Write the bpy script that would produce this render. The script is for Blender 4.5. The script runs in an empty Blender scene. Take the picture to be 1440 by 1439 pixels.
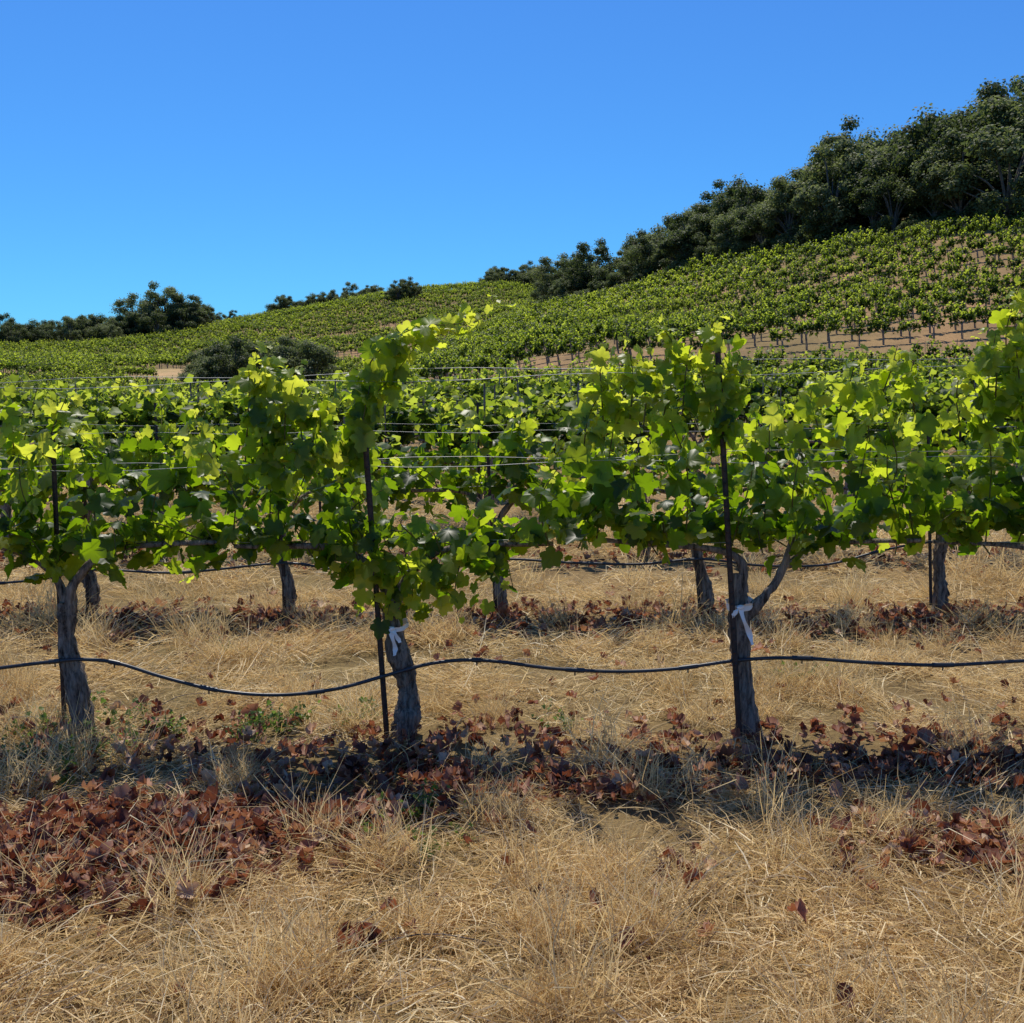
import bpy, math, numpy as np
from mathutils import Vector
R = np.random.default_rng(7)
F=1444.0; P=math.radians(7.07); CH=1.62
def inv(px,py):
    s=(720-np.asarray(py,float))/F
    t=(s*math.cos(P)-math.sin(P))/(math.cos(P)+s*math.sin(P))
    u=(np.asarray(px,float)-720)/F*(math.cos(P)-t*math.sin(P))
    return u,t
def at(px,py,Y):
    u,t=inv(px,py); return (float(u*Y),float(Y),float(CH+t*Y))
scene=bpy.context.scene
# ---------------- materials ----------------
def newmat(name):
    m=bpy.data.materials.new(name); m.use_nodes=True
    nt=m.node_tree; nt.nodes.clear(); o=nt.nodes.new('ShaderNodeOutputMaterial')
    return m,nt,o
def N(nt,t,**k):
    n=nt.nodes.new(t)
    for a,b in k.items(): setattr(n,a,b)
    return n
def ramp(nt,stops,fac):
    r=N(nt,'ShaderNodeValToRGB'); e=r.color_ramp.elements
    while len(e)<len(stops): e.new(0.5)
    for i,(p,c) in enumerate(stops):
        e[i].position=p; e[i].color=(c[0],c[1],c[2],1)
    nt.links.new(fac,r.inputs[0]); return r.outputs[0]
def attr(nt,name='rnd'):
    a=N(nt,'ShaderNodeAttribute'); a.attribute_name=name; return a.outputs['Fac']
def noise(nt,scale,detail=4,vec=None,rough=.6):
    n=N(nt,'ShaderNodeTexNoise'); n.inputs['Scale'].default_value=scale; n.inputs['Detail'].default_value=detail; n.inputs['Roughness'].default_value=rough
    if vec is not None: nt.links.new(vec,n.inputs['Vector'])
    return n.outputs['Fac']
def leafmat(name,dstops,tstops,tf=.45,rough=.42,spec=.4,objvar=0):
    m,nt,o=newmat(name); a=attr(nt)
    if objvar:
        oi=N(nt,'ShaderNodeObjectInfo'); ma=N(nt,'ShaderNodeMath',operation='MULTIPLY_ADD'); ma.inputs[1].default_value=objvar
        nt.links.new(oi.outputs['Random'],ma.inputs[0]); nt.links.new(a,ma.inputs[2]); sb=N(nt,'ShaderNodeMath',operation='SUBTRACT'); nt.links.new(ma.outputs[0],sb.inputs[0]); sb.inputs[1].default_value=objvar*.5; a=sb.outputs[0]
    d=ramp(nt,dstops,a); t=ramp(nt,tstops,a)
    p=N(nt,'ShaderNodeBsdfPrincipled'); p.inputs['Roughness'].default_value=rough; p.inputs['Specular IOR Level'].default_value=spec
    nt.links.new(d,p.inputs['Base Color'])
    tr=N(nt,'ShaderNodeBsdfTranslucent'); nt.links.new(t,tr.inputs['Color'])
    mx=N(nt,'ShaderNodeMixShader'); mx.inputs[0].default_value=tf
    nt.links.new(p.outputs[0],mx.inputs[1]); nt.links.new(tr.outputs[0],mx.inputs[2]); nt.links.new(mx.outputs[0],o.inputs[0])
    return m
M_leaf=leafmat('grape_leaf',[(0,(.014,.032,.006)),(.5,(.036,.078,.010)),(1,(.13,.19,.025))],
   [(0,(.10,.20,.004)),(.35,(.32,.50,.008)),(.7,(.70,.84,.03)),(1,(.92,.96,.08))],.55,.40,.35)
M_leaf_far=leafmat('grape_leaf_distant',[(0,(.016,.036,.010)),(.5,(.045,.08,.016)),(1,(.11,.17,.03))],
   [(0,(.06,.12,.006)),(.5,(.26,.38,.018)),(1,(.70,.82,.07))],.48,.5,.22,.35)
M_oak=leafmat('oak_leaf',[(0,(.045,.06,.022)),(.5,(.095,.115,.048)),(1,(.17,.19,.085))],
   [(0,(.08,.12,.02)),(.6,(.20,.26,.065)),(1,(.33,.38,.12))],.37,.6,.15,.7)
M_oakbrown=leafmat('dry_oak_leaf',[(0,(.11,.08,.06)),(1,(.26,.19,.14))],[(0,(.10,.06,.04)),(1,(.25,.17,.1))],.3,.7,.1)
M_dead=leafmat('dead_leaf',[(0,(.10,.036,.022)),(.4,(.24,.10,.06)),(.75,(.44,.23,.14)),(1,(.58,.42,.27))],
   [(0,(.16,.035,.015)),(.5,(.42,.14,.06)),(1,(.62,.34,.15))],.30,.6,.25)
M_straw=leafmat('straw',[(0,(.36,.24,.10)),(.3,(.66,.47,.21)),(.7,(.86,.66,.33)),(1,(.93,.83,.55))],
   [(0,(.5,.32,.12)),(1,(.92,.72,.36))],.42,.5,.35,.4)
M_weed=leafmat('weed_leaf',[(0,(.06,.10,.02)),(1,(.14,.19,.05))],[(0,(.15,.28,.03)),(1,(.35,.48,.08))],.35,.5,.3)
def bark(name,c1,c2,sc=18):
    m,nt,o=newmat(name); tc=N(nt,'ShaderNodeTexCoord'); mp=N(nt,'ShaderNodeMapping'); mp.inputs['Scale'].default_value=(3,3,.45)
    nt.links.new(tc.outputs['Object'],mp.inputs[0])
    f=noise(nt,sc,8,mp.outputs[0],.7)
    c=ramp(nt,[(.36,c1),(.62,c2)],f)
    p=N(nt,'ShaderNodeBsdfPrincipled'); p.inputs['Roughness'].default_value=.9; p.inputs['Specular IOR Level'].default_value=.15
    nt.links.new(c,p.inputs['Base Color'])
    b=N(nt,'ShaderNodeBump'); b.inputs['Strength'].default_value=1; b.inputs['Distance'].default_value=.03
    nt.links.new(f,b.inputs['Height']); nt.links.new(b.outputs[0],p.inputs['Normal']); nt.links.new(p.outputs[0],o.inputs[0]); return m
M_bark=bark('vine_bark',(.045,.032,.025),(.42,.34,.27))
M_cane=bark('vine_cane',(.12,.10,.03),(.22,.20,.07),30)
M_oakbark=bark('oak_bark',(.05,.045,.04),(.18,.16,.13),3)
def plain(name,c1,c2,rough,sc=20,metal=0,spec=.5):
    m,nt,o=newmat(name); tc=N(nt,'ShaderNodeTexCoord'); f=noise(nt,sc,5,tc.outputs['Object'])
    p=N(nt,'ShaderNodeBsdfPrincipled'); p.inputs['Roughness'].default_value=rough; p.inputs['Metallic'].default_value=metal; p.inputs['Specular IOR Level'].default_value=spec
    nt.links.new(ramp(nt,[(.35,c1),(.65,c2)],f),p.inputs['Base Color']); nt.links.new(p.outputs[0],o.inputs[0]); return m
M_stake=plain('rusty_steel',(.02,.016,.014),(.07,.04,.03),.6,40,.3)
M_wire=plain('galvanised_wire',(.26,.26,.24),(.42,.42,.4),.5,20,.4)
M_hose=plain('black_polythene',(.012,.013,.015),(.035,.036,.04),.38,12)
M_white=plain('white_tie',(.78,.76,.71),(.87,.85,.81),.5,10)
def groundmat(name,k=1.):
    m,nt,o=newmat(name); g=N(nt,'ShaderNodeNewGeometry'); pos=g.outputs['Position']
    n1=noise(nt,.35,6,pos); n2=noise(nt,5,8,pos,.7); n3=noise(nt,45,6,pos,.7); n4=noise(nt,.045,5,pos)
    S=lambda c:tuple(min(.8,q*k) for q in c)
    a=ramp(nt,[(.3,S((.13,.085,.05))),(.5,S((.26,.18,.105))),(.72,S((.44,.33,.19)))],n2)
    b=ramp(nt,[(.3,S((.14,.095,.06))),(.7,S((.46,.35,.21)))],n3)
    mx=N(nt,'ShaderNodeMix',data_type='RGBA'); mx.inputs[0].default_value=.5
    nt.links.new(a,mx.inputs[6]); nt.links.new(b,mx.inputs[7])
    c=ramp(nt,[(.35,(.8,.76,.70)),(.65,(1.12,1.02,.9))],n1); c2=ramp(nt,[(.38,(.74,.82,.66)),(.62,(1.12,1.03,.93))],n4)
    last=mx.outputs[2]
    for cc in (c,c2):
        mu=N(nt,'ShaderNodeMix',data_type='RGBA',blend_type='MULTIPLY'); mu.inputs[0].default_value=1
        nt.links.new(last,mu.inputs[6]); nt.links.new(cc,mu.inputs[7]); last=mu.outputs[2]
    p=N(nt,'ShaderNodeBsdfPrincipled'); p.inputs['Roughness'].default_value=.95; p.inputs['Specular IOR Level'].default_value=.1
    nt.links.new(last,p.inputs['Base Color'])
    bp=N(nt,'ShaderNodeBump'); bp.inputs['Strength'].default_value=.8; bp.inputs['Distance'].default_value=.03
    nt.links.new(n3,bp.inputs['Height']); nt.links.new(bp.outputs[0],p.inputs['Normal']); nt.links.new(p.outputs[0],o.inputs[0]); return m
M_ground=groundmat('ground_soil'); M_track=groundmat('track_soil',1.7)
# ---------------- mesh helpers ----------------
class MB:
    def __init__(s): s.v=[];s.f=[];s.m=[];s.r=[];s.n=0
    def add(s,v,f,mi,r):
        v=np.asarray(v,float);f=np.asarray(f,int)
        s.v.append(v); s.f.append(f+s.n); s.n+=len(v)
        s.m.append(np.full(len(f),mi)); s.r.append(np.broadcast_to(np.asarray(r,float),(len(f),)))
    def mesh(s,name,mats,smooth=False):
        me=bpy.data.meshes.new(name)
        v=np.concatenate(s.v); me.vertices.add(len(v)); me.vertices.foreach_set('co',v.ravel())
        tot=np.concatenate([np.full(len(f),f.shape[1]) for f in s.f]); idx=np.concatenate([f.ravel() for f in s.f])
        me.loops.add(len(idx)); me.loops.foreach_set('vertex_index',idx.astype(np.int32))
        me.polygons.add(len(tot)); st=np.concatenate([[0],np.cumsum(tot)[:-1]])
        me.polygons.foreach_set('loop_start',st.astype(np.int32)); me.polygons.foreach_set('loop_total',tot.astype(np.int32))
        me.polygons.foreach_set('material_index',np.concatenate(s.m).astype(np.int32))
        if smooth: me.polygons.foreach_set('use_smooth',np.ones(len(tot),bool))
        me.update(calc_edges=True)
        a=me.attributes.new('rnd','FLOAT','FACE'); a.data.foreach_set('value',np.concatenate(s.r).astype(np.float32))
        for m in mats: me.materials.append(m)
        return me
    def obj(s,name,mats,smooth=False,link=True):
        o=bpy.data.objects.new(name,s.mesh(name,mats,smooth))
        if link: scene.collection.objects.link(o)
        return o
def norm(a): return a/np.maximum(np.linalg.norm(a,axis=-1,keepdims=True),1e-9)
_h=[(0.12,-0.12),(0.26,-.17),(0.38,-0.10),(0.49,0.08),(0.40,0.19),(0.53,.30),(0.58,0.48),(0.45,0.58),(0.28,0.60),(0.26,.78),(0.12,0.88)]
OUT=[(0,0.02)]+_h+[(0,1.0)]+[(-x,y) for x,y in _h[::-1]]
def tmpl(outline,c,curl,fold,droop,rs,jit=.022,zj=.03):
    p=np.array([c]+outline,float)
    p[1:]+=rs.normal(0,jit,(len(outline),2))
    x,y=p[:,0],p[:,1]-.3
    z=fold*np.abs(x)-curl*(x*x)*2-droop*y*y+rs.normal(0,zj,len(p))
    k=len(outline); f=[(0,i+1,(i+1)%k+1) for i in range(k)]
    return np.stack([p[:,0],p[:,1],z],1),np.array(f)
LEAF=[tmpl(OUT,(0,.3),c,f,d,R) for c,f,d in [(.3,.1,.2),(.1,.25,.35),(.5,.0,.1),(.2,-.15,.3),(.0,.35,.15),(.35,.2,.5),(.6,.3,.7),(-.3,.1,-.2),(.8,.1,.3),(.2,.6,.4)]]
OUT2=[(0,0),(.38,-.12),(.55,.35),(.28,.6),(0,1),(-.28,.6),(-.55,.35),(-.38,-.12)]
LEAF2=[tmpl(OUT2,(0,.3),c,f,d,R) for c,f,d in [(.3,.1,.2),(.1,.3,.35),(.4,-.1,.2)]]
def curled(rs):
    v,f=tmpl(OUT,(0,.3),0,0,0,rs,.06,.05)
    r=rs.uniform(.18,.40); a=v[:,0]/r; x=r*np.sin(a); z=r*(1-np.cos(a)); r2=rs.uniform(.3,.8); b=(v[:,1]-.3)/r2
    return np.stack([x,.3+r2*np.sin(b),z*rs.uniform(.6,1.3)+r2*(1-np.cos(b))*rs.choice([-1,1])+rs.normal(0,.07,len(v))],1),f
DEAD=[curled(R) for _ in range(12)]
QUAD=[(np.array([(-.3,0,0),(.35,.1,.08),(.25,.9,-.05),(-.35,1,.1)],float),np.array([(0,1,2,3)]))]
def put_leaves(mb,pos,nrm,size,rnd,mi=0,T=LEAF,down=.5,rs=R):
    n=len(pos); nrm=norm(nrm)
    d=rs.normal(0,1,(n,3)); d[:,2]-=down*1.5
    d=norm(d-nrm*(d*nrm).sum(1,keepdims=True)); x=np.cross(d,nrm)
    k=rs.integers(0,len(T),n)
    for j,(tv,tf) in enumerate(T):
        s=np.where(k==j)[0]
        if len(s)==0: continue
        S=size[s][:,None,None]
        v=pos[s][:,None,:]+S*(tv[None,:,0:1]*x[s][:,None,:]+tv[None,:,1:2]*d[s][:,None,:]+tv[None,:,2:3]*nrm[s][:,None,:])
        f=(tf[None]+(np.arange(len(s))*len(tv))[:,None,None]).reshape(-1,tf.shape[1])
        mb.add(v.reshape(-1,3),f,mi,np.repeat(rnd[s],len(tf)))
def smoothpath(pts,n):
    pts=np.asarray(pts,float)
    if len(pts)==2: return pts[0]+(pts[1]-pts[0])*np.linspace(0,1,n)[:,None]
    q=np.vstack([2*pts[0]-pts[1],pts,2*pts[-1]-pts[-2]]); out=[]
    t=np.linspace(0,len(pts)-1-1e-6,n)
    for a in t:
        i=int(a);s=a-i;p0,p1,p2,p3=q[i:i+4]
        out.append(.5*((2*p1)+(-p0+p2)*s+(2*p0-5*p1+4*p2-p3)*s*s+(-p0+3*p1-3*p2+p3)*s**3))
    return np.array(out)
def tube(mb,path,rad,ns=8,mi=0,r=.5,rough=0,cap=True,rs=R):
    path=np.asarray(path,float);n=len(path);rad=np.broadcast_to(rad,(n,))
    t=norm(np.gradient(path,axis=0)); ref=np.array([0,1,0.]) if abs(t[0,1])<.8 else np.array([1.,0,0])
    a=norm(np.cross(t,ref)); b=np.cross(t,a)
    th=np.linspace(0,2*np.pi,ns,endpoint=False)
    rr=rad[:,None]*np.ones(ns)
    if rough:
        ph=rs.normal(0,1,ns); rr=rr*(1+rough*(.9*ph[None,:]+.7*rs.normal(0,1,(n,ns))))
    v=path[:,None]+rr[...,None]*(np.cos(th)[None,:,None]*a[:,None]+np.sin(th)[None,:,None]*b[:,None])
    i=np.arange(n-1)[:,None];j=np.arange(ns)[None];j2=(j+1)%ns
    f=np.stack([i*ns+j,i*ns+j2,(i+1)*ns+j2,(i+1)*ns+j],-1).reshape(-1,4)
    mb.add(v.reshape(-1,3),f,mi,r)
    if cap:
        c=np.vstack([v[-1],path[-1:]]); mb.add(c,[(q,(q+1)%ns,ns) for q in range(ns)],mi,r)
# ---------------- terrain ----------------
cols={
-900:[(45,618),(60,608),(100,572),(150,532),(180,537),(250,520),(330,505)],
-400:[(45,616),(60,606),(100,572),(150,520),(180,530),(250,512),(330,497)],
0:[(45,614),(60,600),(100,560),(150,515),(180,522),(250,510),(330,493)],
200:[(45,612),(60,598),(100,572),(150,548),(175,534),(250,508),(330,482)],
350:[(45,606),(60,592),(100,572),(140,560),(172,540),(260,492),(380,457)],
500:[(47,592),(58,580),(100,560),(140,545),(172,535),(260,478),(390,430)],
600:[(48,575),(56,556),(110,525),(160,506),(190,509),(270,460),(390,414)],
700:[(50,562),(56,541),(110,498),(170,468),(200,471),(280,440),(390,409)],
800:[(52,548),(57,527),(110,470),(175,430),(210,425),(290,422),(380,420)],
1000:[(54,537),(59,515),(95,450),(140,380),(165,358),(250,348),(350,342)],
1200:[(52,532),(58,502),(80,425),(115,345),(140,308),(220,285),(330,285)],
1440:[(50,526),(56,493),(72,415),(100,318),(125,262),(180,225),(300,240)],
1900:[(48,520),(54,487),(70,400),(95,295),(115,230),(170,190),(300,205)],
2600:[(48,520),(54,487),(70,400),(95,295),(115,230),(170,190),(300,205)]}
PX=np.array(sorted(cols)); US=(PX-720)/F
KY=[];KZ=[]
for p in PX:
    ys=[-100,12];zs=[0,0]
    for Y,py in cols[p]:
        _,t=inv(p,py); ys.append(Y); zs.append(CH+Y*float(t))
    ys+=[ys[-1]+160,1200,4000]; zs+=[zs[-1]-14,0,0]
    KY.append(ys);KZ.append(zs)
KY=np.array(KY,float);KZ=np.array(KZ,float)
def pchip(x,y,q):
    h=np.diff(x,axis=1); dl=np.diff(y,axis=1)/h; n,k=x.shape
    m=np.zeros_like(y); w1=2*h[:,1:]+h[:,:-1]; w2=h[:,1:]+2*h[:,:-1]
    ok=dl[:,:-1]*dl[:,1:]>0
    with np.errstate(all='ignore'):
        mm=(w1+w2)/(w1/dl[:,:-1]+w2/dl[:,1:])
    m[:,1:-1]=np.where(ok,mm,0); m[:,0]=dl[:,0]; m[:,-1]=dl[:,-1]
    i=np.clip((x<=q[:,None]).sum(1)-1,0,k-2); a=np.arange(n)
    H=h[a,i]; s=np.clip((q-x[a,i])/H,0,1)
    return (2*s**3-3*s**2+1)*y[a,i]+(s**3-2*s**2+s)*H*m[a,i]+(-2*s**3+3*s**2)*y[a,i+1]+(s**3-s**2)*H*m[a,i+1]
UT=np.linspace(US[0],US[-1],600)
TY=np.stack([pchip(np.repeat(US[None],600,0),np.repeat(KY[None,:,k],600,0),UT) for k in range(KY.shape[1])],1)
TZ=np.stack([pchip(np.repeat(US[None],600,0),np.repeat(KZ[None,:,k],600,0),UT) for k in range(KY.shape[1])],1)
def feat(u):
    g=np.clip((np.asarray(u)-UT[0])/(UT[1]-UT[0]),0,598.999); i=g.astype(int); s=(g-i)[:,None]
    return TY[i]*(1-s)+TY[i+1]*s, TZ[i]*(1-s)+TZ[i+1]*s
def H(X,Y):
    X=np.asarray(X,float);Y=np.asarray(Y,float)
    u=np.clip(X/np.maximum(Y,8),US[0],US[-1]); fy,fz=feat(u)
    z=pchip(fy,fz,Y)
    amp=np.clip((Y-14)/60,0,1)
    z=z+amp*(.35*np.sin(X*.11+Y*.05)*np.sin(Y*.083-X*.03)+.15*np.sin(X*.31+1)*np.sin(Y*.27))
    return z
xs=np.concatenate([[-4000,-2000,-1000,-600],np.arange(-400,-60,5),np.arange(-60,90,1.5),np.arange(90,400,5),[420,600,1000,2000,4000]])
ys=np.concatenate([np.arange(-60,8,4),np.arange(8,130,1.2),np.arange(130,430,3.),np.arange(430,1000,30),[1200,1700,2500,4000]])
def sheet(name,xs,ys,dz,mat,jag=0):
    GX,GY=np.meshgrid(xs,ys); 
    if jag: GY=GY+jag*np.sin(GX*.35)+jag*.5*np.sin(GX*.9+1); GX=GX+jag*np.sin(GY*.4)
    gz=H(GX.ravel(),GY.ravel())+dz
    mb=MB(); nx=len(xs); i=np.arange(len(ys)-1)[:,None]; j=np.arange(nx-1)[None]
    mb.add(np.stack([GX.ravel(),GY.ravel(),gz],1),np.stack([i*nx+j,i*nx+j+1,(i+1)*nx+j+1,(i+1)*nx+j],-1).reshape(-1,4),0,.5)
    return mb.obj(name,[mat],True)
sheet('ground',xs,ys,0,M_ground)
sheet('dirt_track',np.arange(-68,-54,1.),np.arange(172,204,1.5),.3,M_track,1.2)
# ---------------- instancing ----------------
def scatter(name,pts,rot,scl,idx,assets):
    me=bpy.data.meshes.new(name); me.vertices.add(len(pts)); me.vertices.foreach_set('co',np.asarray(pts,np.float32).ravel())
    a=me.attributes.new('rot','FLOAT_VECTOR','POINT'); a.data.foreach_set('vector',np.asarray(rot,np.float32).ravel())
    a=me.attributes.new('scl','FLOAT_VECTOR','POINT'); a.data.foreach_set('vector',np.asarray(scl,np.float32).ravel())
    a=me.attributes.new('idx','INT','POINT'); a.data.foreach_set('value',np.asarray(idx,np.int32))
    o=bpy.data.objects.new(name,me); scene.collection.objects.link(o)
    c=bpy.data.collections.new(name+'_parts')
    for q in assets: c.objects.link(q)
    g=bpy.data.node_groups.new(name+'_scatter','GeometryNodeTree')
    g.interface.new_socket('Geometry',in_out='INPUT',socket_type='NodeSocketGeometry'); g.interface.new_socket('Geometry',in_out='OUTPUT',socket_type='NodeSocketGeometry')
    gi=g.nodes.new('NodeGroupInput');go=g.nodes.new('NodeGroupOutput'); ip=g.nodes.new('GeometryNodeInstanceOnPoints')
    ci=g.nodes.new('GeometryNodeCollectionInfo'); ci.inputs['Collection'].default_value=c; ci.inputs['Separate Children'].default_value=True
    def na(nm,dt):
        n=g.nodes.new('GeometryNodeInputNamedAttribute'); n.data_type=dt; n.inputs['Name'].default_value=nm
        return [s for s in n.outputs if s.enabled and s.name=='Attribute'][0]
    g.links.new(gi.outputs[0],ip.inputs['Points']); g.links.new(ci.outputs[0],ip.inputs['Instance']); ip.inputs['Pick Instance'].default_value=True
    g.links.new(na('idx','INT'),ip.inputs['Instance Index']); g.links.new(na('rot','FLOAT_VECTOR'),ip.inputs['Rotation']); g.links.new(na('scl','FLOAT_VECTOR'),ip.inputs['Scale'])
    g.links.new(ip.outputs[0],go.inputs[0])
    m=o.modifiers.new('scatter','NODES'); m.node_group=g
    return o
# ---------------- grapevines near ----------------
Y1,Y2r,Y3r=4.6,7.1,9.6
tx=[0,60,130,180,230,290,340,360,400,425,450,490,530,570,620,700,760,800,835,870,940,985,1010,1040,1080,1150,1200,1260,1300,1350,1390,1415,1440,1480]
ty=[555,558,605,640,640,620,545,505,520,560,635,645,665,670,675,670,640,600,530,495,480,460,460,530,575,560,525,510,545,570,510,440,400,430]
bx=[0,60,110,200,300,400,470,520,560,610,680,720,790,850,920,1000,1050,1090,1130,1200,1260,1330,1400,1480]
by=[810,830,835,820,815,800,815,870,890,890,865,815,760,750,760,755,760,835,805,780,755,730,745,750]
def env(px,py,Y):
    w=np.array([at(a,b,Y) for a,b in zip(px,py)]); return w[:,0],w[:,2]
TX,TZ1=env(tx,ty,Y1); BX,BZ1=env(bx,by,Y1)
def top1(x):
    per=TX[-1]-TX[0]; return np.interp(TX[0]+(np.asarray(x)-TX[0])%per,TX,TZ1)
def bot1(x):
    per=BX[-1]-BX[0]; return np.interp(BX[0]+(np.asarray(x)-BX[0])%per,BX,BZ1)
def topn(s):
    return lambda x: 1.21+.14*np.sin(x*2.3+s)+.12*np.sin(x*5.1+2*s)+.08*np.sin(x*11+s*3)+.03*np.maximum(x,0)
def botn(s):
    return lambda x: .66+.07*np.sin(x*2.9+s*1.7)+.06*np.sin(x*7.1+s)
def foliage(mb,x0,x1,Y,top,bot,rs,dens=1.,T=LEAF,mi=0,mc=1,fill=55,cane=True,zc=.9,upf=.6,sz=1.):
    P_,N_,S_,C_=[],[],[],[]
    for x in np.arange(x0,x1,.047/dens):
        x+=rs.normal(0,.03)
        y=Y+rs.normal(0,.04); up=rs.random()<upf
        tz=float(top(x));bz=float(bot(x))
        if up:
            ez=zc+(tz-zc)*(1-rs.random()**1.3*.7)+rs.normal(0,.03); ex=x+rs.normal(0,.13); ey=y+rs.normal(0,.15)
        else:
            ez=bz+(zc-bz)*rs.uniform(0,.7)+.03; ex=x+rs.normal(0,.17); ey=y+rs.choice([-1,1])*rs.uniform(.05,.28)
        mid=((x+ex)/2+rs.normal(0,.05),(y+ey)/2+(ey-y)*.2,(zc+ez)/2+(.12 if not up else .03))
        pth=smoothpath([(x,y,zc+rs.normal(0,.03)),mid,(ex,ey,ez)],9)
        L=np.linalg.norm(np.diff(pth,axis=0),axis=1).sum()
        if cane and rs.random()<.8: tube(mb,pth,np.linspace(.0038,.0018,9),4,mc,.5,cap=False)
        k=max(3,int(L/(.040 if not up else .046)))
        tt=np.linspace(.1,1,k); pp=np.stack([np.interp(tt,np.linspace(0,1,9),pth[:,c]) for c in range(3)],1)
        side=norm(np.stack([rs.normal(0,1,k),rs.normal(0,1,k),rs.normal(.1,.4,k)],1))
        off=side*rs.uniform(.02,.08,(k,1))
        P_.append(pp+off); n=side*.6+np.array([-.05,-.2,.5])+rs.normal(0,.5,(k,3)); N_.append(n)
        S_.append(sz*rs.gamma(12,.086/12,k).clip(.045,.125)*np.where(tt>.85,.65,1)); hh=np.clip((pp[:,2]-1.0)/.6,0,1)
        C_.append(np.clip(rs.normal(.34,.22,k)+.3*(tt>.85)*up+.35*hh,0,1))  # young tips paler; upper leaves also lightened, sunlit canopy top put into colour
    k=int(fill*dens*(x1-x0)); x=rs.uniform(x0,x1,k); tz=top(x);bz=bot(x)+.04
    z=bz+(np.minimum(tz,1.3)-bz)*rs.beta(1.2,1.9,k); y=Y+rs.normal(0,.15,k)
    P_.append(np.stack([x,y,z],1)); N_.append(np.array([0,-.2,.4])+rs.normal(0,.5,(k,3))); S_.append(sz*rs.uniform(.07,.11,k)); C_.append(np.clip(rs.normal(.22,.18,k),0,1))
    put_leaves(mb,np.concatenate(P_),np.concatenate(N_),np.concatenate(S_),np.concatenate(C_),mi,T,.6,rs)
def shoot(mb,pts,rs,mi=0,mc=1,step=.021):
    pth=smoothpath(pts,24); tube(mb,pth,np.linspace(.004,.0015,24),5,mc,.5,cap=False)
    L=np.linalg.norm(np.diff(pth,axis=0),axis=1).sum(); k=int(L/step)
    tt=np.linspace(.03,1,k); pp=np.stack([np.interp(tt,np.linspace(0,1,24),pth[:,c]) for c in range(3)],1)
    side=norm(np.stack([rs.normal(0,1,k),rs.normal(0,1,k),rs.normal(0,.6,k)],1))
    put_leaves(mb,pp+side*rs.uniform(.02,.07,(k,1)),side*.5+np.array([0,-.4,.35])+rs.normal(0,.45,(k,3)),
      rs.uniform(.065,.115,k)*np.interp(tt,[0,.6,1],[1,.8,.4]),np.clip(rs.normal(.65,.2,k)+.3*(tt>.6),0,1),mi,LEAF,.6,rs)
def wild(mb,x0,x1,Y,top,rs,n):
    # loose canes that escape above the top wire and arch over
    for _ in range(n):
        x=rs.uniform(x0,x1); z=float(top(x))-.25; h=rs.uniform(.3,.48); dx=rs.normal(0,.12)
        shoot(mb,[(x,Y,z),(x+dx*.4,Y+rs.normal(0,.05),z+h*.65),(x+dx*1.6,Y+rs.normal(0,.1),z+h)],rs,step=.032)
def trunk(mb,pts,rads,rs,mi=2,n=34,ns=14):
    p=smoothpath(pts,n); r=np.interp(np.linspace(0,1,n),np.linspace(0,1,len(rads)),rads)
    p[:,0]+=np.cumsum(rs.normal(0,.0025,n)); p[:,1]+=np.cumsum(rs.normal(0,.002,n))
    r=r*(1+.10*np.sin(np.linspace(0,rs.uniform(9,16),n)+rs.uniform(0,6)))
    tube(mb,p,r,ns,mi,.5,rough=.13,rs=rs)
def cordon(mb,x,Y,rs,z0=.60,zc=.9,half=.72):
    for sg in (-1,1):
        pts=[(x,Y,z0),(x+sg*.06,Y+rs.normal(0,.01),z0+.15),(x+sg*.25,Y,zc-.02),(x+sg*half,Y,zc+rs.normal(0,.02))]
        trunk(mb,pts,[.027,.020,.014,.010],rs,2,16,8)
LM=[M_leaf,M_cane,M_bark]
extra={1:[[(505,640),(508,545),(535,492),(585,462),(650,455),(705,432)],[(500,640),(515,570),(530,510),(565,475)],[(490,640),(500,590),(560,520),(590,480)],[(515,640),(505,600),(512,560)],[(520,560),(560,500),(620,470),(665,440)],
          [(520,780),(530,830),(515,860)],[(600,780),(620,830),(600,868)],[(650,780),(640,830),(650,850)],[(570,780),(580,830),(575,860)],[(540,780),(550,830),(545,865)]],
       0:[[(372,660),(362,550),(360,492)],[(400,660),(402,565),(412,512)],[(430,660),(420,570),(425,530)],[(345,650),(350,560),(350,520)],[(385,660),(380,560),(383,500)],[(470,660),(450,590),(470,560)],[(60,640),(80,590),(95,555)],[(20,640),(15,590),(5,548)],[(280,660),(285,620),(275,580)],[(415,680),(440,620),(450,570)],[(360,640),(372,540),(365,498)]],
       2:[[(1000,580),(985,500),(1012,440)],[(850,620),(845,540),(842,485)],[(885,600),(890,530),(880,468)],[(930,600),(950,500),(925,452)],[(1030,560),(1020,500),(995,460)],[(960,580),(965,520),(975,470)],[(1230,580),(1250,530),(1262,487)],[(1180,580),(1195,540),(1205,495)],[(820,640),(830,580),(870,520)],[(905,600),(910,540),(900,490)],[(1015,600),(1030,540),(1040,500)],[(1290,600),(1280,540),(1285,505)],[(1150,600),(1140,560),(1150,525)],[(1010,620),(1015,550),(1000,480)],[(1000,640),(1005,580),(1018,510)]],
       3:[[(1425,560),(1415,470),(1440,385)],[(1400,560),(1400,500),(1375,480)],[(1440,600),(1430,500),(1425,430)],[(1445,560),(1450,480),(1448,400)],[(1390,600),(1390,540),(1400,470)],[(1350,600),(1345,560),(1350,520)]]}
v1=[at(p,1050,Y1)[0] for p in (118,563,1055)]; v1=[v1[0]-1.5]+v1+[v1[2]+1.55]
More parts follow.
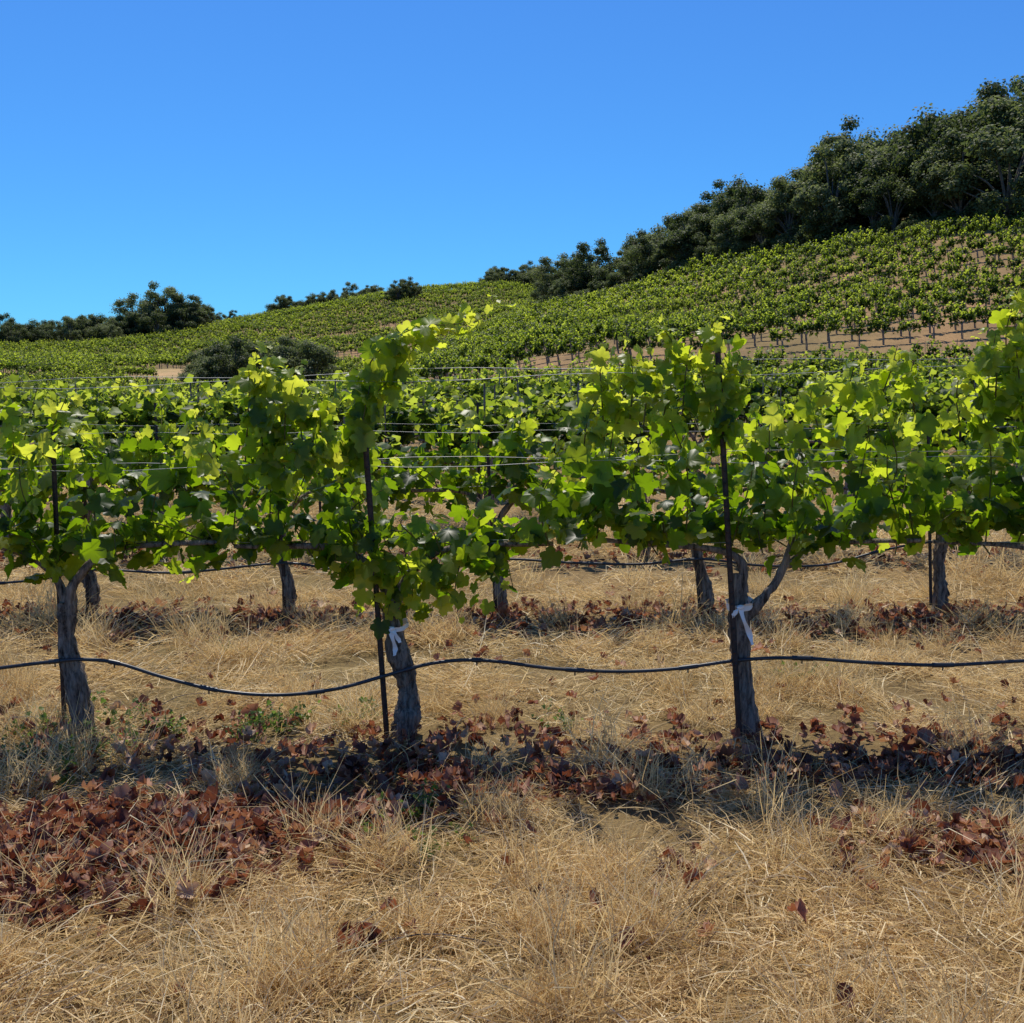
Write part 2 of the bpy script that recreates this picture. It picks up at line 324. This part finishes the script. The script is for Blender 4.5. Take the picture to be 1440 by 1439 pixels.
tr1={0:([(0,0,-.03),(-.01,0,.25),(-.05,0,.5),(-.045,0,.64)],[.06,.042,.036,.034]),
     1:([(0,0,-.03),(.035,0,.12),(.04,.01,.25),(0,0,.40),(-.03,0,.62)],[.055,.058,.042,.050,.040])}
for i,x in enumerate(v1):
    mb=MB(); rs=np.random.default_rng(40+i)
    xa=x-.78 if i==0 else (v1[i-1]+x)/2; xb=x+.8 if i==4 else (x+v1[i+1])/2
    foliage(mb,xa,xb,Y1,top1,bot1,rs,1.0,upf=.50)
    for s in extra.get(i-1,[]): shoot(mb,[at(a,b,Y1-.05+rs.normal(0,.05)) for a,b in s],rs)
    if i-1==2:
        trunk(mb,[(x+.01,Y1,-.03),(x+.0,Y1,.1),(x-.035,Y1,.35),(x-.05,Y1,.55),(x-.06,Y1,.765)],[.058,.048,.043,.042,.030],rs)
        trunk(mb,[(x-.04,Y1,.56),(x+.04,Y1-.01,.66),(x+.12,Y1,.78),(x+.17,Y1,.98)],[.035,.022,.018,.013],rs,2,16,8)
        trunk(mb,[(x+.13,Y1,.8),(x+.3,Y1,.9),(x+.75,Y1,.92)],[.016,.013,.01],rs,2,16,8)
        trunk(mb,[(x-.05,Y1,.68),(x-.12,Y1,.86),(x-.7,Y1,.92)],[.02,.016,.01],rs,2,16,8)
    else:
        pts,rd=tr1[1 if i-1==1 else 0]
        trunk(mb,[(x+a,Y1+b,c) for a,b,c in pts],rd,rs)
        cordon(mb,x+pts[-1][0],Y1,rs)
    mb.obj('grapevine',LM)
v2=[at(p,870,Y2r)[0] for p in (130,405,703,990,1322)]; v2=[v2[0]-2.9,v2[0]-1.45]+v2+[v2[-1]+1.5,v2[-1]+3]
for i,x in enumerate(v2):
    mb=MB(); rs=np.random.default_rng(80+i)
    foliage(mb,x-.75,x+.76,Y2r,topn(1.),botn(1.3),rs,.8,sz=1.1); wild(mb,x-.7,x+.7,Y2r,topn(1.),rs,3)
    trunk(mb,[(x,Y2r,-.03),(x+rs.normal(0,.02),Y2r,.2),(x+rs.normal(0,.02)-.03,Y2r,.42),(x-.03,Y2r,.64)],[.052,.042,.038,.038],rs)
    cordon(mb,x-.03,Y2r,rs); mb.obj('grapevine',LM)
for x in np.arange(-6.5,7,1.5)+.25:
    mb=MB(); rs=np.random.default_rng(int(200+x*10))
    foliage(mb,x-.75,x+.76,Y3r,topn(2.2),botn(3.3),rs,.65,T=LEAF2,cane=False,sz=1.2); wild(mb,x-.7,x+.7,Y3r,topn(2.2),rs,2)
    trunk(mb,[(x,Y3r,-.03),(x+rs.normal(0,.02),Y3r,.2),(x+rs.normal(0,.02),Y3r,.64)],[.05,.04,.038],rs)
    cordon(mb,x,Y3r,rs); mb.obj('grapevine',LM)
# ---------------- stakes, wires, hoses ----------------
def stake(a,b,w=.0125):
    a=np.array(a);b=np.array(b); mb=MB(); d=norm(b-a)
    x=np.array([1.,0,0]);y=np.array([0,1.,0])
    prof=[(-1,-.25),(1,-.25),(1,.1),(.25,.1),(.25,1.2),(-.25,1.2),(-.25,.1),(-1,.1)]
    v=[p+w*(q[0]*x+q[1]*y) for p in (a,b) for q in prof]
    mb.add(v,[(k,(k+1)%8,8+(k+1)%8,8+k) for k in range(8)],0,.5)
    mb.add(v[8:],[(0,1,2,7)],0,.5); mb.add(v[8:],[(3,4,5,6)],0,.5)
    L=np.linalg.norm(b-a)
    for s in np.arange(.3,L,.055):
        c=a+d*s-y*w*.25; v=[c+np.array(q)*w for q in [(-.45,0,-.5),(.45,0,-.5),(.45,0,.5),(-.45,0,.5),(-.3,-.45,-.3),(.3,-.45,-.3),(.3,-.45,.3),(-.3,-.45,.3)]]
        mb.add(v,[(4,5,6,7),(0,1,5,4),(1,2,6,5),(2,3,7,6),(3,0,4,7)],0,.5)
    return mb.obj('trellis_stake',[M_stake])
stake(at(545,1048,Y1-.03),at(512,598,Y1-.12)); stake(at(1040,1042,Y1-.09),at(1009,490,Y1-.05),.0125)
stake(at(92,1045,Y1+.06),at(74,610,Y1+.06),.011)
x=v1[0]-.05; stake((x,Y1,-.05),(x,Y1,1.35)); x=v1[4]-.05; stake((x,Y1,-.05),(x,Y1,1.6))
for a,b in (((985,868),(966,640)),((1309,852),(1305,600)),((400,880),(396,690)),((697,868),(686,640)),((124,880),(118,640))): stake(at(*a,Y2r-.05),at(*b,Y2r-.05),.011)
for x in np.arange(-6.5,7,1.5)+.2: stake((x,Y3r,-.05),(x-.02,Y3r,1.45),.012)
def wire(Y,zs,r=.0011,x=9):
    mb=MB()
    for (dy,z,sl) in zs:
        xx=np.linspace(-x,x,60); zz=z+sl*xx+.012*np.cos(xx*4.2+dy*30)
        tube(mb,np.stack([xx,np.full(60,Y+dy),zz],1),r,5,0,.5,cap=False)
    mb.obj('trellis_wire',[M_wire],True)
wire(Y1,[(0,.91,.004),(-.06,1.27,.012),(.05,1.29,.02),(-.05,1.65,.02),(.05,1.69,.027)],.0013)
wire(Y2r,[(0,.91,.003),(-.06,1.3,.006)],.0012,12)
wire(Y3r,[(0,.91,0),(-.06,1.25,.002)],.0012,14)
def hose(pts,Y,r=.0085):
    w=[at(a,b,Y) for a,b in pts]; p=smoothpath(w,160); mb=MB(); tube(mb,p,r,10,0,.5)
    for k in range(8,158,13):
        tube(mb,p[k-1:k+2],r*1.35,8,0,.5)
        q=p[k]; tube(mb,[q-[0,0,r],q-[0,0,r*3]],.0035,6,0,.5)
    mb.obj('irrigation_hose',[M_hose],True)
hose([(-420,930),(-200,965),(0,940),(75,931),(118,928),(165,933),(230,953),(310,972),(390,978),(470,970),(545,950),(600,935),(650,929),(700,931),(780,941),(870,945),(950,941),(1040,929),(1120,926),(1230,933),(1330,936),(1440,930),(1560,928),(1750,950)],Y1-.07)
hose([(-150,835),(0,821),(60,815),(130,802),(250,806),(390,793),(450,798),(520,810),(600,800),(700,787),(800,792),(900,794),(985,787),(1070,796),(1160,795),(1240,775),(1310,763),(1380,765),(1500,762),(1650,775)],Y2r-.07)
def tie(x,z,Y,tail,R0=.05,h=.026):
    rs=np.random.default_rng(int(z*1000)); mb=MB(); n=28; th=np.linspace(0,2*np.pi,n)
    rows=[]
    for k in range(4):
        r=R0+rs.normal(0,.0025,n)+.004*(k%2); r[-1]=r[0]
        zz=z+(k/3-.5)*h+.010*np.sin(th+.6)+rs.normal(0,.0018,n); zz[-1]=zz[0]
        rows.append(np.stack([x+np.cos(th)*r,Y+np.sin(th)*r*1.15,zz],1))
    v=np.vstack(rows); mb.add(v,[(k*n+q,k*n+q+1,(k+1)*n+q+1,(k+1)*n+q) for k in range(3) for q in range(n-1)],0,.5)
    k0=np.array([x-.012,Y-R0*1.15-.008,z]); tube(mb,[k0+[-.016,0,-.004],k0,k0+[.016,0,.005]],[.007,.013,.006],8,0,.5,rough=.15,rs=rs)
    for s in tail:
        s=np.array([(x+a,Y-R0*1.15-.008-.012*c,z+b) for a,b,c in s]); s=smoothpath(s,14); wv=.011*(1+.3*np.sin(np.arange(14)*.9))[:,None]
        dv=norm(np.stack([np.ones(14),.8*np.sin(np.arange(14)*.6),.15*np.ones(14)],1)); a=s-dv*wv; b=s+dv*wv
        mb.add(np.vstack([a,b]),[(q,q+1,q+15,q+14) for q in range(13)],0,.5)
    mb.obj('ribbon_tie',[M_white],True)
tp=at(1040,850,Y1); tie(tp[0],tp[2],Y1,[[(-.012,0,0),(.0,-.05,1),(.028,-.11,0),(.045,-.17,1)],[(-.012,0,0),(-.035,-.012,1),(-.045,-.045,1)],[(-.01,0,0),(.02,.02,1),(.035,.005,0)]],.056,.034)
tp=at(556,880,Y1); tie(tp[0],tp[2],Y1,[[(-.012,0,0),(-.004,-.04,1),(.006,-.085,0),(.004,-.12,1)],[(-.012,0,0),(.012,-.025,1),(.03,-.06,1)]],.056,.024)
tp=at(985,720,Y2r); tie(tp[0],tp[2],Y2r,[[(0,.0,0),(.01,-.03,1),(.02,-.05,0)]])
# ---------------- vineyard mass ----------------
def vine_asset(i,T,k,sz,far=False):
    rs=np.random.default_rng(300+i); mb=MB()
    nsh=22; P_=[];C_=[]
    hs=rs.uniform(.85,1.12)
    for s in range(nsh):
        x=rs.uniform(-.66,.66); y=rs.normal(0,.05); up=rs.random()<.68
        ex=x+rs.normal(0,.15); ey=y+rs.normal(0,.13); ez=rs.uniform(1.0,1.65)*hs if up else rs.uniform(.6,.95)
        t=rs.uniform(0,1,k//nsh)[:,None]
        P_.append(np.array([x,y,.9])*(1-t)+np.array([ex,ey,ez])*t+rs.normal(0,.05,(len(t),3))); C_.append(np.clip(rs.normal(.30,.18,len(t))+.55*(t[:,0]>.65)*up-.15*(not up),0,1))  # sunlit tops and shaded low shoots painted into the leaf tone
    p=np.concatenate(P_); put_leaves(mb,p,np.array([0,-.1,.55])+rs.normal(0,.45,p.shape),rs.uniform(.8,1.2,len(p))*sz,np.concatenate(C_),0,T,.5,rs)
    trunk(mb,[(0,0,-.2),(.02,0,.3),(0,0,.64)],[.05,.045,.04],rs,2,8,6)
    for sg in (-1,1): trunk(mb,[(0,0,.6),(sg*.2,0,.86),(sg*.7,0,.9)],[.03,.02,.012],rs,2,6,5)
    tube(mb,[(-.05,0,-.1),(-.05,0,1.5)],.012,4,2,.5)
    return mb.obj('grapevine_plant_%d'%i,[M_leaf_far,M_cane,M_bark],link=False)
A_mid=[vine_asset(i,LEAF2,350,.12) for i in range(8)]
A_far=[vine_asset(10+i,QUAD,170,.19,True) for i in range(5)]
def rowpts():
    out=[]
    Y=12.1
    while Y<400:
        half=max(12,Y*.85); st=1.5
        x=np.arange(-half,half,st)+R.uniform(0,st); x=x+R.normal(0,.12,len(x)); y=Y+R.normal(0,.06,len(x))
        y=y+np.clip((Y-57)/40,0,1)*(-.10*x+1.2*np.sin(x*.04+Y*.02))
        out.append(np.stack([x,y],1)); Y+=2.5 if Y<56 else (3.1 if Y<165 else 4.1)
    p=np.concatenate(out); u=p[:,0]/p[:,1]; fy,fz=feat(u); px=u*F+720; Y=p[:,1]
    k1,k2,k4,k5,k6,k7=fy[:,2],fy[:,3],fy[:,5],fy[:,6],fy[:,7],fy[:,8]
    ok=(Y<k1-1)|((Y>k2+1)&(Y<k4))|((Y>k5)&(Y<k7-2)&(px<775))
    fr=(Y-k5)/(k7-k5)
    for c,w in ((.16,.03),(.40,.018)): ok&=~((np.abs(fr-c+.03*np.sin(px*.01))<w)&(Y>k5)&(px<600)&(px>150))
    ok&=~((px>222)&(px<280)&(Y>150)&(Y<206)); ok&=~((px>262)&(px<465)&(Y>122)&(Y<160))
    v=np.sin(p[:,0]*.21+1)*np.sin(p[:,1]*.17)+.5*np.sin(p[:,0]*.6+p[:,1]*.5)
    ok&=R.random(len(p))>np.clip(.03+.12*(v-.5),.02,.25)
    return p[ok]
p=rowpts(); z=H(p[:,0],p[:,1]); d=p[:,1]
for nm,sel,A in (('vineyard_rows',d<110,A_mid),('hillside_vineyard_rows',d>=110,A_far)):
    q=p[sel]; n=len(q); rot=np.zeros((n,3)); rot[:,2]=np.where(R.random(n)<.5,0,math.pi)+R.normal(0,.06,n)-np.clip((q[:,1]-57)/40,0,1)*.1
    dzdx=(H(q[:,0]+.5,q[:,1])-H(q[:,0]-.5,q[:,1])); sgn=np.where(np.abs(rot[:,2])<1.2,1,-1); rot[:,1]=-np.arctan(dzdx)*sgn
    s=R.uniform(.78,1.2,(n,1))*np.ones(3); s[:,0]=R.uniform(.95,1.12,n)
    if nm[0]=='h': s[:,1:]*=np.interp(q[:,1],[165,200],[1,1.25])[:,None]
    s[:,2]*=np.interp(q[:,1],[45,65],[1,1.2])
    scatter(nm,np.stack([q[:,0],q[:,1],z[sel]-.02],1),rot,s,R.integers(0,len(A),n),A)
# ---------------- trees ----------------
def oak(i,h=8.,w=3.4,leaves=6500,mat=None,sparse=1.,nc=24,low=-.8):
    rs=np.random.default_rng(500+i); mb=MB()
    base=h*.2; tube(mb,smoothpath([(0,0,-1.5),(.1,.0,base*.6),(rs.normal(0,.3),rs.normal(0,.3),h*.5)],10),np.linspace(.3,.13,10),8,1,.5,rough=.08,rs=rs)
    cs=[]
    for k in range(nc):
        th=k*2.4+rs.normal(0,.4); ph=rs.uniform(low,1.); rr=rs.uniform(.5,1.0); q=math.sqrt(max(0,1-ph*ph*.8))
        c=np.array([w*rr*math.cos(th)*q,w*rr*math.sin(th)*q,h*.48+ph*h*.37*rs.uniform(.85,1.15)])
        cs.append(c)
        if k%2==0: tube(mb,smoothpath([(0,0,base*.9),c*[.45,.45,1]-[0,0,h*.12],c],7),np.linspace(.12,.03,7),5,1,.5,rs=rs)
    P_=[];N_=[];C_=[]
    for c in cs:
        m=leaves//nc; r=rs.uniform(.6,1.3)*w/3.2; dn=norm(rs.normal(0,1,(m,3))); rad=r*rs.random((m,1))**.5*(1+.25*np.sin(dn[:,:1]*6+c[0])*np.sin(dn[:,1:2]*7+c[1]))
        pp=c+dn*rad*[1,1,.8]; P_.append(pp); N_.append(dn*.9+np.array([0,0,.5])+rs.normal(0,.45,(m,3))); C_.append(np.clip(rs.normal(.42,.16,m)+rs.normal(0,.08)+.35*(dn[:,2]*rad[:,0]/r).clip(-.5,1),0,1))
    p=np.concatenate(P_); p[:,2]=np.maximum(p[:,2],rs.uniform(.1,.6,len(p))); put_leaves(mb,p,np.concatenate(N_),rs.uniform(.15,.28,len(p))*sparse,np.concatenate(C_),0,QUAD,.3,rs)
    return mb.obj('oak_%d'%i,[mat or M_oak,M_oakbark],link=False)
OAK=[oak(0),oak(1,9,3.2),oak(2,7.5,3.9,8000,nc=30),oak(3,6.5,3.5),oak(4,10,3.5,8000,nc=28),oak(5,8,2.9,nc=20)]
DRY=[oak(7,7.5,3.,2600,M_oakbrown,.8,low=-.3)]
BUSH=[oak(8,3.2,1.9,2500),oak(9,2.6,2.2,2500)]
tp=[];ts=[];ti=[]
def addt(px,dY,k,s,idx=None,relk=True):
    u=np.array([(px-720)/F]); fy,_=feat(u); Y=float(fy[0,k+1])+dY if relk else dY
    X=float(u[0]*Y); tp.append((X,Y,float(H([X],[Y])[0])-.3)); ts.append(s); ti.append(int(R.integers(0,6)) if idx is None else idx)
named=[]
for px in np.arange(1100,1950,62): addt(px+R.normal(0,16),R.uniform(3,7),4,R.uniform(.7,1.15)); named.append(len(tp)-1)
for px in np.arange(800,1100,22): addt(px+R.normal(0,10),R.uniform(2,8),4,np.interp(px,[800,1000,1300],[.6,.75,.85])*R.uniform(.7,1.2))
for px in np.arange(800,1990,26):
    for dd in (8,15,24,34,46): addt(px+R.normal(0,14),dd+R.normal(0,3),4,np.interp(px,[800,1000,1200,1440],[.85,1.05,1.05,1.15])*R.uniform(.6,1.28))
for k in range(75):
    a=R.random(); px=np.interp(a,[0,1],[690,830])+R.normal(0,6); addt(px,R.normal(0,6)+np.interp(a,[0,1],[-2,-10]),7,R.uniform(.7,1.2))
for k in range(34): px=R.uniform(765,830); addt(px,R.uniform(10,120),4,R.uniform(.6,1.1))
for px in np.arange(290,345,5): addt(px,R.normal(2,3),7,R.uniform(.4,.9))
for px in np.arange(390,535,4.5): addt(px,R.normal(3,3),7,R.uniform(.5,1.05))
for px in list(np.arange(-330,298,4.5)): 
    addt(px,R.normal(-4,6),7,np.interp(px,[-300,60,170,230,290],[1.05,.95,1.2,1.6,1.15])*R.uniform(.6,1.2))
for px in (557,563,575,585): addt(px,-60+R.normal(0,3),7,.8)
for k in range(20): addt(R.uniform(276,350),R.uniform(130,146),4,R.uniform(.65,.95),relk=False)
for k in range(15): addt(R.uniform(378,448),R.uniform(134,150),4,R.uniform(.7,1.0),relk=False)
tp_a=np.array(tp);ts_a=np.array(ts);ti_a=np.array(ti)
mask=np.ones(len(tp),bool); mask[named]=False
rot=np.zeros((len(tp),3)); rot[:,2]=R.uniform(0,6.28,len(tp))
n=mask.sum(); sc=ts_a[mask][:,None]*np.stack([R.uniform(.9,1.3,n),R.uniform(.9,1.3,n),R.uniform(.85,1.15,n)],1)
scatter('oak_woodland',tp_a[mask],rot[mask],sc,ti_a[mask],OAK)
for k in named:
    o=bpy.data.objects.new('oak_tree',OAK[ti[k]].data); o.location=tp[k]; o.rotation_euler=(0,0,rot[k,2]); o.scale=(ts[k]*1.1,ts[k]*1.1,ts[k]); scene.collection.objects.link(o)
u=(1392-720)/F; Yd=128; o=bpy.data.objects.new('dry_oak_tree',DRY[0].data); o.location=(u*Yd,Yd,float(H([u*Yd],[Yd])[0])-.2); o.scale=(1.3,1.3,1.75); scene.collection.objects.link(o)
bp=[];bs=[]
for px in np.arange(760,1900,12):
    u=np.array([(px-720)/F]); fy,_=feat(u); Y=float(fy[0,5])+R.uniform(1,6); X=u[0]*Y; bp.append((X,Y,float(H([X],[Y])[0])-.3)); bs.append(R.uniform(.4,1.0))
n=len(bp); rot=np.zeros((n,3)); rot[:,2]=R.uniform(0,6.28,n)
scatter('scrub_bushes',bp,rot,np.array(bs)[:,None]*np.ones(3),R.integers(0,2,n),BUSH)
# ---------------- dry grass ----------------
def grass_asset(i,nb,rad,lmin,lmax,elev,w,mat=M_straw,curv=.5,comb=None):
    rs=np.random.default_rng(700+i); mb=MB(); n=nb
    r=rad*np.sqrt(rs.random(n)); th=rs.uniform(0,6.28,n); b=np.stack([r*np.cos(th),r*np.sin(th),rs.uniform(0,.03,n)],1)
    az=rs.uniform(0,6.28,n) if comb is None else rs.normal(0,comb,n); el=np.abs(rs.normal(elev,.3,n)); L=rs.uniform(lmin,lmax,n)
    d=np.stack([np.cos(az)*np.cos(el),np.sin(az)*np.cos(el),np.sin(el)],1)
    s=norm(np.cross(d,rs.normal(0,1,(n,3)))); W=(rs.uniform(.6,1.3,n)*w)[:,None]
    p1=b+d*(L*.5)[:,None]; d2=norm(d+rs.normal(0,.25,(n,3))-np.array([0,0,1])*curv*rs.random((n,1))); p2=p1+d2*(L*.5)[:,None]; p2[:,2]=np.maximum(p2[:,2],.004)
    v=np.stack([b-s*W,b+s*W,p1+s*W*.9,p1-s*W*.9,p2+s*W*.3,p2-s*W*.3],1).reshape(-1,3)
    o=(np.arange(n)*6)[:,None]; c=np.clip(rs.normal(.5,.27,n),0,1)
    f=np.concatenate([o+[0,1,2,3],o+[3,2,4,5]]); mb.add(v,f,0,np.concatenate([c,c]))
    return mb.obj('straw_tuft_%02d'%i,[mat],link=False)
G=[grass_asset(i,160,.22,.06,.20,.2,.0016) for i in range(3)]+[grass_asset(3,150,.22,.10,.26,.25,.0015,comb=.5)]+[grass_asset(4+i,140,.10,.08,.22,.9,.0014) for i in range(3)]+[grass_asset(7+i,150,.24,.05,.16,.08,.0019) for i in range(2)]+[grass_asset(9,70,.09,.15,.34,1.05,.0014,curv=.9)]
def nz(x,y,s,seed=0):
    return np.sin(x*s+seed)*np.cos(y*s*1.3+seed*2)+.6*np.sin(x*s*2.3+y*s*1.7+seed)+.4*np.sin(x*s*4.1-y*s*3.9+seed*3)
Pg=[];Sg=[]
for (ya,yb,den,sc) in ((1.8,3.4,62,1.),(3.4,5.2,50,1.),(5.2,8,24,1.25),(8,13,9,1.8),(13,24,2.6,2.8)):
    hw=yb*.60+.7; n=int((yb-ya)*2*hw*den); x=R.uniform(-hw,hw,n); y=R.uniform(ya,yb,n)
    dr=np.minimum(np.abs(y-4.4),np.minimum(np.abs(y-6.95),np.abs(y-9.5)))
    pr=.52+.40*nz(x,y,3.1,1)-.40*np.exp(-(dr/.35)**2)
    pr=np.where(y<3.4,np.maximum(pr+.15,.45),pr)
    k=R.random(n)<np.clip(pr,.15,1); Pg.append(np.stack([x[k],y[k]],1)); Sg.append(np.full(k.sum(),sc))
Pg=np.concatenate(Pg);Sg=np.concatenate(Sg); n=len(Pg)
gi=np.where(R.random(n)<np.clip(.14+.26*nz(Pg[:,0],Pg[:,1],3.7,4),.03,.7),R.integers(4,7,n),np.where(R.random(n)<.6,R.integers(0,4,n),R.integers(7,9,n)))
gi=np.where(R.random(n)<np.clip(.03+.10*nz(Pg[:,0],Pg[:,1],2.1,9),.005,.25),9,gi)
rot=np.zeros((n,3)); rot[:,2]=R.uniform(0,6.28,n); rot[:,:2]=R.normal(0,.06,(n,2))
s3=(Sg*R.uniform(.65,1.25,n))[:,None]*np.ones(3)
scatter('dry_grass',np.stack([Pg[:,0],Pg[:,1],H(Pg[:,0],Pg[:,1])],1),rot,s3,gi,G)
# ---------------- dead leaves ----------------
mb=MB(); pts=[]
def cl(px,py,sx,sy,n):
    u,t=inv(px,py); Y=-CH/t; X=u*Y; pts.append(np.stack([R.normal(X,sx,n),R.normal(Y,sy,n)],1))
cl(60,1205,.35,.14,600); cl(230,1180,.35,.14,520); cl(360,1170,.28,.10,330); cl(30,1280,.25,.08,200); cl(270,1230,.2,.06,120); cl(460,1160,.25,.10,180); cl(820,1120,.4,.09,220); cl(560,1100,.3,.12,120)
cl(1180,1095,.4,.07,280); cl(1400,1095,.3,.07,150); cl(1420,1210,.18,.12,150); cl(1290,1195,.18,.09,70); cl(510,1345,.03,.03,9); cl(1190,1245,.03,.03,8); cl(960,1230,.05,.04,9)
n=1000; pts.append(np.stack([R.uniform(-3.3,3.3,n),R.normal(4.35,.26,n)],1)); n=2300; pts.append(np.stack([R.uniform(-5,5,n),R.normal(6.8,.28,n)],1)); n=1300; pts.append(np.stack([R.uniform(-7,7,n),R.normal(9.3,.35,n)],1))
n=140; pts.append(np.stack([R.uniform(-2.8,2.8,n),R.uniform(2.4,6,n)],1))
q=np.concatenate(pts); n=len(q); pos=np.stack([q[:,0],q[:,1],R.uniform(.02,.07,n)],1)
put_leaves(mb,pos,np.array([0,0,.9])+R.normal(0,.5,(n,3)),R.gamma(9,.056/9,n).clip(.022,.1),np.clip(R.normal(.46,.30,n),0,1),0,DEAD,0)
for k in range(110):
    c=q[R.integers(0,n)]; a=R.uniform(0,3.14); L=R.uniform(.1,.35); e=np.array([math.cos(a),math.sin(a)])*L
    tube(mb,smoothpath([(c[0],c[1],.03),(c[0]+e[0]*.5,c[1]+e[1]*.5,.06),(c[0]+e[0],c[1]+e[1],.03)],6),.0022,5,1,.5)
mb.obj('dead_leaves',[M_dead,M_bark])
# ---------------- green weeds ----------------
def weed(i):
    rs=np.random.default_rng(900+i); mb=MB(); P_=[]
    for s in range(7):
        e=np.array([rs.normal(0,.06),rs.normal(0,.06),rs.uniform(.04,.15)]); pth=smoothpath([(0,0,0),e*[.4,.4,.6],e],6); tube(mb,pth,.0012,4,0,.5,cap=False)
        k=7; t=rs.random((k,1)); P_.append(e*t+rs.normal(0,.01,(k,3)))
    p=np.concatenate(P_); p[:,2]=np.abs(p[:,2])+.01
    put_leaves(mb,p,np.array([0,0,.6])+rs.normal(0,.6,p.shape),rs.uniform(.012,.03,len(p)),rs.random(len(p)),0,LEAF2,-.3,rs)
    return mb.obj('weed_plant_%d'%i,[M_weed],link=False)
W=[weed(i) for i in range(3)]; wp=[]
for px,py,n,s in ((350,1035,9,.08),(410,1030,4,.05),(120,1065,9,.2),(40,1060,6,.12),(200,1030,6,.14),(500,1020,5,.07),(600,1150,5,.10),(785,1030,3,.03),(1115,960,3,.04),(640,1190,2,.08),(330,930,4,.06)):
    u,t=inv(px,py); Y=float(-CH/t); X=float(u*Y)
    for k in range(n): wp.append((X+R.normal(0,s),Y+R.normal(0,s),0))
n=len(wp); rot=np.zeros((n,3)); rot[:,2]=R.uniform(0,6.28,n); scatter('green_weeds',wp,rot,R.uniform(.5,1.,(n,1))*np.ones(3),R.integers(0,3,n),W)
# ---------------- light, sky, camera ----------------
EL=math.radians(62); AZ=math.radians(-13)
w=bpy.data.worlds.new('sky'); scene.world=w; w.use_nodes=True; nt=w.node_tree; nt.nodes.clear()
sk=nt.nodes.new('ShaderNodeTexSky'); sk.sky_type='NISHITA'; sk.sun_disc=False; sk.sun_elevation=EL; sk.sun_rotation=AZ; sk.altitude=300; sk.air_density=1.; sk.dust_density=.2; sk.ozone_density=3.
# colour grade of the clear sky: deeper, more even blue
sp=nt.nodes.new('ShaderNodeSeparateColor'); cb=nt.nodes.new('ShaderNodeCombineColor'); nt.links.new(sk.outputs[0],sp.inputs[0])
for k,(src,dst,e) in enumerate(((.40,.115,.72),(.66,.49,.95),(.80,.98,.78))):
    a=nt.nodes.new('ShaderNodeMath'); a.operation='MULTIPLY'; a.inputs[1].default_value=.11/src; nt.links.new(sp.outputs[k],a.inputs[0])
    b=nt.nodes.new('ShaderNodeMath'); b.operation='POWER'; b.inputs[1].default_value=e; nt.links.new(a.outputs[0],b.inputs[0])
    c=nt.nodes.new('ShaderNodeMath'); c.operation='MULTIPLY'; c.inputs[1].default_value=dst/.1; nt.links.new(b.outputs[0],c.inputs[0]); nt.links.new(c.outputs[0],cb.inputs[k])
bg=nt.nodes.new('ShaderNodeBackground'); bg.inputs[1].default_value=.1; wo=nt.nodes.new('ShaderNodeOutputWorld')
nt.links.new(cb.outputs[0],bg.inputs[0]); nt.links.new(bg.outputs[0],wo.inputs[0])
L=bpy.data.lights.new('sun','SUN'); L.energy=5; L.angle=math.radians(.5); L.color=(1,.94,.84)
lo=bpy.data.objects.new('sun',L); scene.collection.objects.link(lo)
sd=Vector((math.sin(AZ)*math.cos(EL),math.cos(AZ)*math.cos(EL),math.sin(EL))); lo.rotation_euler=sd.to_track_quat('Z','Y').to_euler(); lo.location=(0,0,30)
cam=bpy.data.cameras.new('camera'); co=bpy.data.objects.new('camera',cam); scene.collection.objects.link(co)
cam.sensor_width=36; cam.sensor_fit='HORIZONTAL'; cam.lens=36*F/1440; cam.clip_end=8000; cam.clip_start=.05
co.location=(0,0,CH); co.rotation_euler=(math.pi/2-P,0,0); scene.camera=co
scene.view_settings.view_transform='Standard'; scene.view_settings.look='None'; scene.view_settings.exposure=0
